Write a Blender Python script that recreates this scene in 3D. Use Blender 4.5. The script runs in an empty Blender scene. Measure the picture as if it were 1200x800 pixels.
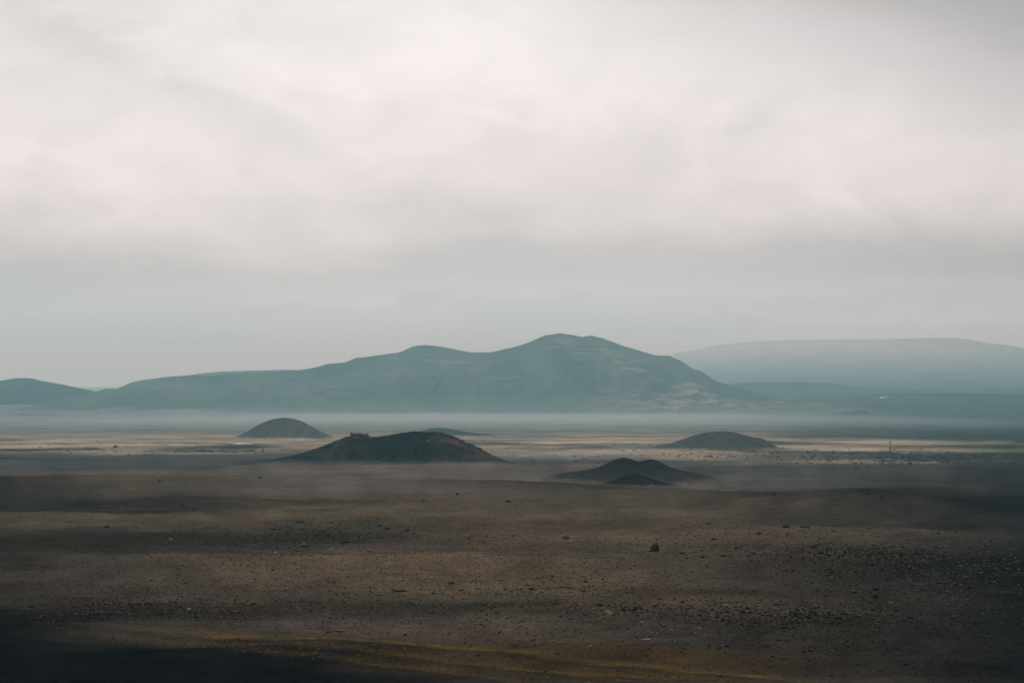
import bpy, bmesh, math, random
import numpy as np
from mathutils import Vector

# ------------------------------------------------------------------ camera, world, sun, exposure
sc = bpy.context.scene
C = sc.collection
F = 1200 * 85 / 36            # focal length in pixels of the 1200 px wide photograph
PITCH = math.atan(40 / F)     # eye level is 40 px under the picture centre
ZC = 268.0                    # height of the camera above the lowest plain

cam_d = bpy.data.cameras.new('camera')
cam_d.lens = 85; cam_d.sensor_width = 36
cam_d.clip_start = 0.5; cam_d.clip_end = 200000
cam = bpy.data.objects.new('camera', cam_d); C.objects.link(cam)
cam.location = (0, 0, ZC)
cam.rotation_euler = (math.pi / 2 + PITCH, 0, 0)
sc.camera = cam

SUN_EL, SUN_AZ = math.radians(38), math.radians(-14)     # azimuth from +Y towards +X
w = bpy.data.worlds.new('World'); sc.world = w; w.use_nodes = True
nt = w.node_tree; nt.nodes.clear()
# cloud masses and painted-in lens darkening in the part of the sky the photograph shows: place, half size (picture pixels), turn, strength
CLOUDS_FALLOFF = [(1120, -25, 430, 115, -13, -.46), (1150, 290, 260, 46, 0, -.22), (495, 75, 150, 95, 20, .11), (245, 122, 190, 24, -26, -.10), (30, 30, 170, 50, -20, -.10), (110, 190, 190, 20, -22, .05), (400, 190, 180, 16, -20, .04),
          (60, 325, 260, 40, 0, -.10), (700, 300, 330, 22, 0, -.06), (860, 120, 240, 50, -16, .05), (650, 345, 420, 8, 0, .06), (1100, 368, 260, 9, 0, .06), (1050, 352, 200, 7, 0, -.05), (150, 265, 200, 40, 4, -.06), (0, 210, 110, 190, 0, -.06), (1210, 200, 120, 200, 0, -.08), (300, 362, 300, 8, 0, -.03), (560, 150, 220, 40, -14, -.035)]
class NB:
    """short-hand for node building"""
    def __init__(s, tree): s.t = tree
    def n(s, kind, **kw):
        nd = s.t.nodes.new(kind)
        for k, v in kw.items(): setattr(nd, k, v)
        return nd
    def put(s, sock, v):
        if isinstance(v, bpy.types.NodeSocket): s.t.links.new(v, sock)
        elif isinstance(v, (tuple, list)) and len(v) == 3 and sock.type == 'RGBA': sock.default_value = (*v, 1)
        else: sock.default_value = v
    def math(s, op, a, b=0.0, c=None, clamp=False):
        nd = s.n('ShaderNodeMath', operation=op, use_clamp=clamp)
        s.put(nd.inputs[0], a); s.put(nd.inputs[1], b)
        if c is not None: s.put(nd.inputs[2], c)
        return nd.outputs[0]
    def mix(s, fac, a, b, mode='MIX'):
        nd = s.n('ShaderNodeMix', data_type='RGBA', blend_type=mode)
        s.put(nd.inputs[0], fac); s.put(nd.inputs[6], a); s.put(nd.inputs[7], b)
        return nd.outputs[2]
    def ramp(s, fac, stops, interp='LINEAR'):
        nd = s.n('ShaderNodeValToRGB'); cr = nd.color_ramp; cr.interpolation = interp
        while len(cr.elements) < len(stops): cr.elements.new(0.5)
        for e, (p, c) in zip(cr.elements, stops):
            e.position = p; e.color = (*c, 1) if isinstance(c, (tuple, list)) else (c, c, c, 1)
        s.put(nd.inputs[0], fac)
        return nd.outputs[0]
    def noise(s, vec, scale, detail=4, rough=0.55, dist=0.0):
        nd = s.n('ShaderNodeTexNoise'); s.put(nd.inputs['Vector'], vec)
        nd.inputs['Scale'].default_value = scale; nd.inputs['Detail'].default_value = detail
        nd.inputs['Roughness'].default_value = rough; nd.inputs['Distortion'].default_value = dist
        return nd.outputs[0]
b = NB(nt)
tc = b.n('ShaderNodeTexCoord').outputs['Generated']
sep = b.n('ShaderNodeSeparateXYZ'); b.put(sep.inputs[0], tc)
dx, dy, dz = sep.outputs
zpos = b.math('MAXIMUM', dz, 0.0)
inv = b.math('DIVIDE', 1.0, b.math('ADD', zpos, 0.06))
cmb = b.n('ShaderNodeCombineXYZ')
b.put(cmb.inputs[0], b.math('MULTIPLY', dx, inv)); b.put(cmb.inputs[1], b.math('MULTIPLY', dy, inv)); cmb.inputs[2].default_value = 3.7
plane = cmb.outputs[0]                                   # the cloud deck seen in perspective
mp = b.n('ShaderNodeMapping'); b.put(mp.inputs[0], tc); mp.inputs['Scale'].default_value = (1, 1, 2.0); mp.inputs['Rotation'].default_value = (0, math.radians(-14), 0)
n_big = b.noise(plane, 0.5, 5, 0.52, 0.3)
n_puff = b.noise(mp.outputs[0], 7.0, 6, 0.55, 0.5)       # billows of the deck
n_fine = b.noise(mp.outputs[0], 24.0, 5, 0.55, 0.8)
hi = b.math('MINIMUM', b.math('MULTIPLY', zpos, 16.0), 1.0)
warp = b.math('ADD', b.math('MULTIPLY', b.math('SUBTRACT', n_big, 0.5), 0.020), b.math('MULTIPLY', b.math('SUBTRACT', n_puff, 0.5), 0.055))
el = b.math('ADD', zpos, b.math('MULTIPLY', warp, hi))
elr = b.math('POWER', b.math('MAXIMUM', el, 0.0), 0.5)   # spread the low sky over the ramp
def at_el(z): return math.sqrt(z)
sky_col = b.ramp(elr, [(0.0, (.38, .56, .64)), (at_el(.012), (.45, .615, .685)), (at_el(.024), (.545, .66, .705)),
                       (at_el(.034), (.58, .655, .68)), (at_el(.043), (.585, .62, .635)), (at_el(.058), (.69, .695, .695)), (at_el(.078), (.81, .785, .785)),
                       (at_el(.12), (.85, .82, .82)), (at_el(.17), (.79, .765, .76)), (at_el(.28), (.55, .54, .54)), (1.0, (.36, .36, .37))])
# cloud masses and painted edge darkening of this sky: bearing and height in thousandths, with ragged edges
fwd = b.math('MAXIMUM', dy, 0.05)
wa = b.math('MULTIPLY', b.math('SUBTRACT', n_puff, 0.5), 90.0); wb = b.math('MULTIPLY', b.math('SUBTRACT', n_fine, 0.5), 40.0)
ca = b.math('ADD', b.math('MULTIPLY', b.math('DIVIDE', dx, fwd), 1000.0), wa)
ce = b.math('ADD', b.math('MULTIPLY', b.math('DIVIDE', dz, fwd), 1000.0), b.math('ADD', b.math('MULTIPLY', wa, .35), b.math('MULTIPLY', wb, .6)))
infront = b.math('MULTIPLY', dy, 4.0, clamp=True)
cloud_falloff = None
for u0, v0, su, sv, turn, amt in CLOUDS_FALLOFF:
    a0, e0, sa, se = (u0 - 600) / F * 1000, (440 - v0) / F * 1000, su / F * 1000, sv / F * 1000
    c_, s_ = math.cos(math.radians(turn)), math.sin(math.radians(turn))
    p = b.math('SUBTRACT', ca, a0); q = b.math('SUBTRACT', ce, e0)
    p2 = b.math('DIVIDE', b.math('ADD', b.math('MULTIPLY', p, c_), b.math('MULTIPLY', q, s_)), sa)
    q2 = b.math('DIVIDE', b.math('SUBTRACT', b.math('MULTIPLY', q, c_), b.math('MULTIPLY', p, s_)), se)
    g = b.math('EXPONENT', b.math('MULTIPLY', b.math('ADD', b.math('MULTIPLY', p2, p2), b.math('MULTIPLY', q2, q2)), -1.0))
    g = b.math('MULTIPLY', g, amt); cloud_falloff = g if cloud_falloff is None else b.math('ADD', cloud_falloff, g)
cloud_falloff = b.math('MULTIPLY', cloud_falloff, infront)
lump = b.math('ADD', b.math('MULTIPLY', b.math('SUBTRACT', n_big, 0.5), 0.16), b.math('ADD', b.math('MULTIPLY', b.math('SUBTRACT', n_puff, 0.5), 0.42), b.math('MULTIPLY', b.math('SUBTRACT', n_fine, 0.5), 0.28)))
lump = b.math('MULTIPLY', lump, b.math('MINIMUM', b.math('MULTIPLY_ADD', zpos, 9.0, 0.25), 1.0))
lum = b.math('ADD', b.math('ADD', lump, 1.0), cloud_falloff)
sd = Vector((math.sin(SUN_AZ) * math.cos(SUN_EL), math.cos(SUN_AZ) * math.cos(SUN_EL), math.sin(SUN_EL)))
vm = b.n('ShaderNodeVectorMath', operation='DOT_PRODUCT'); b.put(vm.inputs[0], tc); vm.inputs[1].default_value = sd
g = b.math('DIVIDE', b.math('SUBTRACT', vm.outputs['Value'], math.cos(math.radians(38))), 1 - math.cos(math.radians(38)), clamp=True)
lum = b.math('ADD', lum, b.math('MULTIPLY', b.math('MULTIPLY', g, g), .5))      # thin cloud before the sun
gv = b.n('ShaderNodeCombineColor'); [b.put(gv.inputs[i], lum) for i in range(3)]
sky_col = b.mix(1.0, sky_col, gv.outputs[0], 'MULTIPLY')
nish = b.n('ShaderNodeTexSky', sky_type='NISHITA', sun_disc=False, sun_elevation=SUN_EL, sun_rotation=SUN_AZ)
bg1 = b.n('ShaderNodeBackground'); b.put(bg1.inputs[0], nish.outputs[0]); bg1.inputs[1].default_value = 0.08
bg2 = b.n('ShaderNodeBackground'); b.put(bg2.inputs[0], sky_col); bg2.inputs[1].default_value = 1.0
ms = b.n('ShaderNodeMixShader'); ms.inputs[0].default_value = 0.97
nt.links.new(bg1.outputs[0], ms.inputs[1]); nt.links.new(bg2.outputs[0], ms.inputs[2])
wo = b.n('ShaderNodeOutputWorld'); nt.links.new(ms.outputs[0], wo.inputs[0])

sun_d = bpy.data.lights.new('sun', 'SUN'); sun_d.energy = 0.8; sun_d.angle = math.radians(14); sun_d.color = (1, .93, .84)
sun = bpy.data.objects.new('sun', sun_d); C.objects.link(sun)
sun.rotation_euler = (-sd).to_track_quat('-Z', 'Y').to_euler()

sc.view_settings.view_transform = 'Standard'; sc.view_settings.look = 'None'
sc.view_settings.exposure = 0.0; sc.view_settings.gamma = 1.0; sc.view_settings.use_curve_mapping = False
sc.render.engine = 'CYCLES'
sc.cycles.use_denoising = True
sc.cycles.volume_bounces = 2
sc.cycles.max_bounces = 6; sc.cycles.diffuse_bounces = 2

# ------------------------------------------------------------------ numpy noise
rng = np.random.default_rng(11)
random.seed(11)
PERM = rng.permutation(256); PERM = np.concatenate([PERM, PERM, PERM])
GA = rng.uniform(0, 2 * np.pi, 256); GX, GY = np.cos(GA), np.sin(GA)
def perlin(x, y):
    xi = np.floor(x).astype(np.int64); yi = np.floor(y).astype(np.int64)
    xf, yf = x - xi, y - yi; xi &= 255; yi &= 255
    u, v = xf**3 * (xf * (xf * 6 - 15) + 10), yf**3 * (yf * (yf * 6 - 15) + 10)
    def g(ix, iy, fx, fy):
        h = PERM[PERM[ix] + iy]; return GX[h] * fx + GY[h] * fy
    a = g(xi, yi, xf, yf); c = g(xi + 1, yi, xf - 1, yf); d = g(xi, yi + 1, xf, yf - 1); e = g(xi + 1, yi + 1, xf - 1, yf - 1)
    return (a + u * (c - a)) * (1 - v) + (d + u * (e - d)) * v
def fbm(x, y, octaves=4, gain=0.5, seed=0.0):
    s = np.zeros_like(x, dtype=float); a = 1.0; f = 1.0
    for i in range(octaves):
        s += a * perlin(x * f + 17.3 * i + seed, y * f - 9.1 * i + seed * 1.7); a *= gain; f *= 2.03
    return s
def ridged(x, y, octaves=4, seed=0.0):
    s = np.zeros_like(x, dtype=float); a = 1.0; f = 1.0
    for i in range(octaves):
        s += a * (1 - 2 * np.abs(perlin(x * f + 31.7 * i + seed, y * f + 5.1 * i - seed))); a *= 0.5; f *= 2.07
    return s
def sstep(a, c, x):
    t = np.clip((x - a) / (c - a), 0, 1); return t * t * (3 - 2 * t)

# ------------------------------------------------------------------ the lie of the land
PV = np.array([(0, -1.7), (20, -5), (100, -16.5), (200, -28.2), (260, -33.2), (310, -35.6), (420, -38.9), (600, -42.6), (850, -48.3), (1100, -54.6),
               (1500, -63), (2200, -82), (3000, -101), (4500, -121), (7000, -158), (11000, -208), (14500, -250), (25000, -261), (70000, -263)], float)
_lr = np.log(PV[:, 0] + 60)
def _hermite(xk, yk, x):                     # monotone cubic through the profile
    h = np.diff(xk); d = np.diff(yk) / h
    m = np.zeros_like(yk); m[0], m[-1] = d[0], d[-1]
    for i in range(1, len(yk) - 1):
        m[i] = 0 if d[i - 1] * d[i] <= 0 else 2 * d[i - 1] * d[i] / (d[i - 1] + d[i])
    i = np.clip(np.searchsorted(xk, x) - 1, 0, len(xk) - 2)
    t = (x - xk[i]) / h[i]
    return ((1 + 2 * t) * (1 - t)**2 * yk[i] + t * (1 - t)**2 * h[i] * m[i] + t * t * (3 - 2 * t) * yk[i + 1] + t * t * (t - 1) * h[i] * m[i + 1])
def base(r): return _hermite(_lr, PV[:, 1], np.log(np.maximum(r, 0) + 60))     # relative to the eye
_rt = np.exp(np.linspace(math.log(150), math.log(69000), 3000)); 
def slope_v(v): return math.tan(math.atan((400 - v) / F) + PITCH)               # rise per metre of a picture row
_vt = 400 - F * np.tan(np.arctan(base(_rt) / _rt) - PITCH)                      # row where that distance shows
def row_dist(v): return np.interp(-np.asarray(v, float), -_vt, _rt)
def dist_row(r): return np.interp(r, _rt, _vt)

BUMPS = []    # swells of the dunes: centre x, y, half length, half depth, turn, height
def swell(u, v, half_px, depth_m, h_px, turn=0.0):
    d = float(row_dist(v)); k = d / F
    BUMPS.append(((u - 600) * k, d, half_px * k, depth_m, math.radians(turn), h_px * k))
swell(130, 566, 330, 75, 8.5, -4)
swell(420, 567, 170, 60, 4.5, 6)
swell(760, 580, 190, 40, 6.0, -24)
swell(610, 571, 100, 45, 4.0, -16)
swell(990, 597, 150, 52, 23, -4)
swell(1200, 592, 110, 60, 10, 5)
swell(70, 608, 190, 45, 11, 3)
swell(330, 604, 150, 40, 7, -4)
swell(620, 607, 170, 40, 6, 2)
swell(520, 657, 300, 30, 9, 3)
swell(960, 662, 190, 28, 10, 3)
swell(170, 674, 200, 26, 11, -3)
swell(690, 724, 200, 17, 9, 3)
swell(300, 737, 200, 12, 6, 0)
swell(700, 762, 220, 9, 4, -2)
swell(860, 628, 170, 34, 7, -3)
swell(130, 541, 260, 160, 4, 0)
swell(1120, 553, 160, 120, 6, 0)
swell(320, 548, 160, 70, 5, 14)
swell(1180, 545, 60, 200, 7, 0)
BUMPS.append((-2500., 14800., 2300., 1300., 0., 75.))        # the plain rises to the hills at far left
BUMPS.append((2900., 16500., 2300., 2600., 0., 135.))        # and to the low country at far right
def H(x, y):
    """ground height, world z"""
    r = np.hypot(x, y); z = base(r)
    for cx, cy, sx, sy, a, h in BUMPS:
        lx = (x - cx) * math.cos(a) + (y - cy) * math.sin(a); ly = -(x - cx) * math.sin(a) + (y - cy) * math.cos(a)
        q = (lx / sx)**2 + (ly / sy)**2
        m = q < 12
        if m.any(): z[m] += h * np.exp(-q[m])
    k = sstep(60, 300, r)
    z += k * (1 - sstep(900, 2500, r)) * fbm(x / 16, y / 16, 3, .55, 8.) * np.interp(r, [200, 900], [.35, .7])      # hummocks
    z += k * (fbm(x / 140, y / 90, 4, 0.48, 2.0) * 1.9 * np.interp(r, [200, 600, 1500, 4000, 9000], [.6, .9, 1.3, 2.0, 2.6]))
    return z + ZC
def Hs(x, y): return float(H(np.array([x], float), np.array([y], float))[0])
def at(u, v):
    """the point of the ground seen at a picture position (first crossing of the sight line)"""
    s = slope_v(v); a = (u - 600) / F
    rr = np.exp(np.linspace(math.log(170), math.log(30000), 2600))
    z = H(a * rr, rr)
    below = np.nonzero(ZC + s * rr < z)[0]
    r = rr[below[0]] if len(below) else rr[-1]
    return a * r, r

# ------------------------------------------------------------------ ground colours: sand, gravel, grass, plus painted-in lens darkening and slope shade
PAL = dict(W=(.192, .145, .098), C=(.120, .100, .077), K=(.020, .0235, .025), D=(.062, .056, .049), B=(.160, .124, .088), P=(.180, .154, .137), T=(.075, .088, .085), N=(.011, .0145, .0165),
           E=(.37, .315, .24), O=(.125, .135, .085), F=(.22, .22, .21), M=(.095, .067, .037), S=(.036, .039, .041), G=(.044, .041, .036), H=(.100, .101, .100))
ZU = np.array([-200, 0, 200, 400, 600, 800, 1000, 1200, 1400], float)
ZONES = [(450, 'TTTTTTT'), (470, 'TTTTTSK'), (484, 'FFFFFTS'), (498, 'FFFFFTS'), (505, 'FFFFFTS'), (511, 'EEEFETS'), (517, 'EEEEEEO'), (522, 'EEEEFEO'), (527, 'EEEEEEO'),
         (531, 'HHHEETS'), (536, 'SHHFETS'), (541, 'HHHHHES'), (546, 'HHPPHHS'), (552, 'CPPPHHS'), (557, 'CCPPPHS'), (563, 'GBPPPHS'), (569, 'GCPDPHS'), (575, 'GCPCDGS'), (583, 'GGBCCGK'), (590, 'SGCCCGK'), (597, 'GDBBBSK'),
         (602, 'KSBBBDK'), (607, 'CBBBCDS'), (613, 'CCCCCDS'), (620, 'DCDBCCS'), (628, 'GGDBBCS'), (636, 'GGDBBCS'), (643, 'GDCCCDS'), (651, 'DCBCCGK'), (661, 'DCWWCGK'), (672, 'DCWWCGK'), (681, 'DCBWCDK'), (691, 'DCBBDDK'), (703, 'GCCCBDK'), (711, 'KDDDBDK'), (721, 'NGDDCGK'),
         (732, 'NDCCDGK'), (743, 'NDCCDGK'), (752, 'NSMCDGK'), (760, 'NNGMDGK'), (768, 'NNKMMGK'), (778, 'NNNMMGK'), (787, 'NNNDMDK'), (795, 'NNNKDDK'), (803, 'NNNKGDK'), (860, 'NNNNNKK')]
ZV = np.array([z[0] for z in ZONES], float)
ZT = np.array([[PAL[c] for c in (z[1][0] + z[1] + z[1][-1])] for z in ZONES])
def bilerp(u, v):
    iu = np.clip(np.searchsorted(ZU, u) - 1, 0, len(ZU) - 2); iv = np.clip(np.searchsorted(ZV, v) - 1, 0, len(ZV) - 2)
    fu = np.clip((u - ZU[iu]) / (ZU[iu + 1] - ZU[iu]), 0, 1)[:, None]; fv = np.clip((v - ZV[iv]) / (ZV[iv + 1] - ZV[iv]), 0, 1)[:, None]
    fv = fv * fv * (3 - 2 * fv)
    return (ZT[iv, iu] * (1 - fu) + ZT[iv, iu + 1] * fu) * (1 - fv) + (ZT[iv + 1, iu] * (1 - fu) + ZT[iv + 1, iu + 1] * fu) * fv
MOSS_LINES = [([(430, 764), (520, 772), (620, 779), (720, 784), (820, 792), (900, 799)], 1.3, .5), ([(40, 728), (110, 734), (190, 741), (300, 746), (400, 750), (480, 755), (560, 761), (640, 768), (720, 773), (800, 779), (880, 786), (960, 795)], 2.2, 1.0),
              ([(120, 748), (200, 755), (280, 761), (360, 766), (450, 774), (540, 784), (620, 793), (680, 802)], 2.0, .55),
              ([(60, 740), (160, 749), (250, 753), (330, 757), (430, 762), (520, 771), (610, 777), (720, 788), (800, 797)], 2.4, .45)]
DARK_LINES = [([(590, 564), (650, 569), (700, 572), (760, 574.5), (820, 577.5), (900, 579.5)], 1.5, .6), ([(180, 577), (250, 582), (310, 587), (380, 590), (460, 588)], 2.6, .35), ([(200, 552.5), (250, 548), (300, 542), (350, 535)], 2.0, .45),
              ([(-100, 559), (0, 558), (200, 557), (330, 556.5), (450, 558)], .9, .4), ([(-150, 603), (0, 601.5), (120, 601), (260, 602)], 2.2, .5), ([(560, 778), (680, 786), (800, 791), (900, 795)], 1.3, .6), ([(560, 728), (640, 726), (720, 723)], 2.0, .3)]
def tint(x, y):
    r = np.hypot(x, y)
    front = y > np.abs(x) * 0.5
    yy = np.where(front, y, np.maximum(np.abs(x) * .5, 1))
    u = np.clip(600 + F * x / np.maximum(yy, 1), -600, 1800)
    v = dist_row(r)
    sc_ = np.interp(r, [200, 1000, 3000, 10000], [1, 2.2, 7, 26])          # patches grow with the plain's own scale
    wv = fbm(x / (28 * sc_), y / (36 * sc_), 4, .55, 4.) * np.interp(r, [200, 800, 2500, 6000, 12000], [8, 5, 3.5, 3.0, 3.0])
    wu = fbm(x / (30 * sc_), y / (26 * sc_), 5, .6, 9.) * 90
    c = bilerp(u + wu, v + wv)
    # streaks of the plain: dry grass, bare sand, lava
    far = sstep(3000, 3700, r) * (1 - sstep(9000, 12000, r))
    st = fbm(x / 300, y / 420, 5, .6, 7.)
    c = c * (1 + far[:, None] * (np.clip(st * 1.1, -.62, .5) * np.interp(r, [4300, 5600], [1.35, .5]))[:, None])
    # broad shades of gravel and sand
    g = fbm(x / (9 * sc_), y / (16 * sc_), 4, .6, 1.3)
    c = c * (1 + (1 - far[:, None]) * np.clip(g * .34, -.3, .35)[:, None])
    for pts, wid, amt in MOSS_LINES:
        p = np.array(pts, float)
        lv = np.interp(u, p[:, 0], p[:, 1]); ins = sstep(p[0, 0] - 10, p[0, 0] + 260, u) * (1 - sstep(p[-1, 0] - 60, p[-1, 0] + 20, u))
        k = np.exp(-((v - lv + wv * .10) / wid)**2) * ins * amt * np.clip(.50 + .9 * fbm(x / 14, y / 9, 4, .6, 5.), 0, .85) * front
        c = c * (1 - k[:, None]) + np.array((.175, .124, .046)) * k[:, None]
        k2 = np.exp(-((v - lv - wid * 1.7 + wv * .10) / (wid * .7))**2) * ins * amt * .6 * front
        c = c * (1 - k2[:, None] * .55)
    for pts, wid, amt in DARK_LINES:                 # scarp and crest shade painted as dark lines, among dark sand and lava
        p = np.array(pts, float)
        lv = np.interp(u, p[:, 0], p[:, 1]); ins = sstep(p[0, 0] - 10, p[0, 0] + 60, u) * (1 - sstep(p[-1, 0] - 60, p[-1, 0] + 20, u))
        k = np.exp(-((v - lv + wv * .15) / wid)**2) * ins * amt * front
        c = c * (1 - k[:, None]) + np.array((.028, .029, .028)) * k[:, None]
    return np.clip(c, .011, .6)

# ------------------------------------------------------------------ mesh and material helpers
def mesh_np(name, verts, faces, cols=None, smooth=True):
    me = bpy.data.meshes.new(name)
    faces = np.asarray(faces); k = faces.shape[1]; nf = len(faces)
    me.vertices.add(len(verts)); me.vertices.foreach_set('co', np.asarray(verts, np.float32).ravel())
    me.loops.add(nf * k); me.loops.foreach_set('vertex_index', faces.astype(np.int32).ravel())
    me.polygons.add(nf); me.polygons.foreach_set('loop_start', np.arange(0, nf * k, k, dtype=np.int32)); me.polygons.foreach_set('loop_total', np.full(nf, k, np.int32))
    if smooth: me.polygons.foreach_set('use_smooth', np.ones(nf, bool))
    me.update(calc_edges=True); me.validate()
    if cols is not None:
        a = me.color_attributes.new('tint', 'FLOAT_COLOR', 'POINT')
        a.data.foreach_set('color', np.c_[cols, np.ones(len(cols))].astype(np.float32).ravel())
    return me
def link(name, me, mat, parent=None):
    o = bpy.data.objects.new(name, me); C.objects.link(o)
    if mat and not me.materials: me.materials.append(mat)
    if parent: o.parent = parent
    return o
def tag(o, label=None, cat=None, group=None, kind=None):
    if label: o['label'] = label
    if cat: o['category'] = cat
    if group: o['group'] = group
    if kind: o['kind'] = kind
    return o
def grid_faces(nr, nc, wrap=False):
    i = np.arange(nr - 1)[:, None]; j = np.arange(nc if wrap else nc - 1)[None, :]; j2 = (j + 1) % nc
    return np.stack([i * nc + j, i * nc + j2, (i + 1) * nc + j2, (i + 1) * nc + j], -1).reshape(-1, 4)

def earth_material(name, grain=1.0):
    m = bpy.data.materials.new(name); m.use_nodes = True
    t = m.node_tree; t.nodes.clear(); q = NB(t)
    out = q.n('ShaderNodeOutputMaterial'); bs = q.n('ShaderNodeBsdfDiffuse'); t.links.new(bs.outputs[0], out.inputs[0])
    at_ = q.n('ShaderNodeAttribute', attribute_name='tint').outputs['Color']
    pos = q.n('ShaderNodeNewGeometry').outputs['Position']
    fine = q.noise(pos, 1.6 * grain, 5, .7); mid = q.noise(pos, .16 * grain, 5, .62, .4); big = q.noise(pos, .018 * grain, 5, .6)
    k = q.ramp(fine, [(.25, .4), (.5, .95), (.62, 1.15), (.8, 2.1)])
    k2 = q.ramp(mid, [(.28, .78), (.5, 1.0), (.72, 1.22)])
    k3 = q.ramp(big, [(.3, .86), (.5, 1.0), (.72, 1.14)])
    col = q.mix(1.0, q.mix(1.0, q.mix(1.0, at_, k, 'MULTIPLY'), k2, 'MULTIPLY'), k3, 'MULTIPLY')
    hue = q.mix(q.ramp(q.noise(pos, .45 * grain, 3, .6), [(.4, 0.0), (.65, .35)]), col, q.mix(1.0, col, (1.12, .96, .82), 'MULTIPLY'))
    q.put(bs.inputs['Color'], hue)
    bs.inputs['Roughness'].default_value = .3
    bp = q.n('ShaderNodeBump'); bp.inputs['Strength'].default_value = .7; bp.inputs['Distance'].default_value = .35
    q.put(bp.inputs['Height'], q.math('ADD', fine, q.math('MULTIPLY', mid, 3.0))); t.links.new(bp.outputs[0], bs.inputs['Normal'])
    return m
EARTH = earth_material('volcanic_ground')
SLOPE = earth_material('hill_slope', .12)
CONE = earth_material('scoria_slope', .45)

def simple_material(name, col, rough=.9, spec=.2, var=.35, scale=2.0, bump=0.0):
    m = bpy.data.materials.new(name); m.use_nodes = True
    t = m.node_tree; q = NB(t); bs = t.nodes['Principled BSDF']
    pos = q.n('ShaderNodeTexCoord').outputs['Object']
    nz = q.noise(pos, scale, 5, .65)
    rnd = q.n('ShaderNodeObjectInfo').outputs['Random']
    k = q.math('MULTIPLY_ADD', q.math('SUBTRACT', nz, .5), 2 * var, 1.0)
    k = q.math('MULTIPLY', k, q.math('MULTIPLY_ADD', rnd, .7, .65))
    cc = q.n('ShaderNodeCombineColor'); [q.put(cc.inputs[i], k) for i in range(3)]
    q.put(bs.inputs['Base Color'], q.mix(1.0, col, cc.outputs[0], 'MULTIPLY'))
    bs.inputs['Roughness'].default_value = rough; bs.inputs['Specular IOR Level'].default_value = spec
    if bump:
        bp = q.n('ShaderNodeBump'); bp.inputs['Strength'].default_value = .8; bp.inputs['Distance'].default_value = bump
        q.put(bp.inputs['Height'], nz); t.links.new(bp.outputs[0], bs.inputs['Normal'])
    return m

# ------------------------------------------------------------------ ground: one sheet to the horizon
az_f = np.radians(np.linspace(-15.5, 15.5, 380))
az_o = np.radians(np.concatenate([np.linspace(15.5, 40, 26)[1:], np.linspace(40, 320, 90)[1:], np.linspace(320, 344.5, 26)[1:-1]]))
az = np.concatenate([az_f, az_o])
rr = np.concatenate([np.exp(np.linspace(math.log(1.5), math.log(200), 90))[:-1], np.exp(np.linspace(math.log(200), math.log(9000), 1050))[:-1], np.exp(np.linspace(math.log(9000), math.log(56000), 160))])
RR, AA = np.meshgrid(rr, az, indexing='ij')
gx, gy = (RR * np.sin(AA)).ravel(), (RR * np.cos(AA)).ravel()
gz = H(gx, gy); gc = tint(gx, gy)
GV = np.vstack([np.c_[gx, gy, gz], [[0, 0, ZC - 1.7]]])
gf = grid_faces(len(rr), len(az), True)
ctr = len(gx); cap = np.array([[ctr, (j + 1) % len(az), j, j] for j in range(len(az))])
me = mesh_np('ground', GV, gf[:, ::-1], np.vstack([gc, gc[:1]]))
bm = bmesh.new(); bm.from_mesh(me); bm.verts.ensure_lookup_table()
for j in range(len(az)): bm.faces.new((bm.verts[ctr], bm.verts[(j + 1) % len(az)], bm.verts[j])).smooth = True
bm.to_mesh(me); bm.free()
tag(link('ground', me, EARTH), kind='structure')

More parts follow.
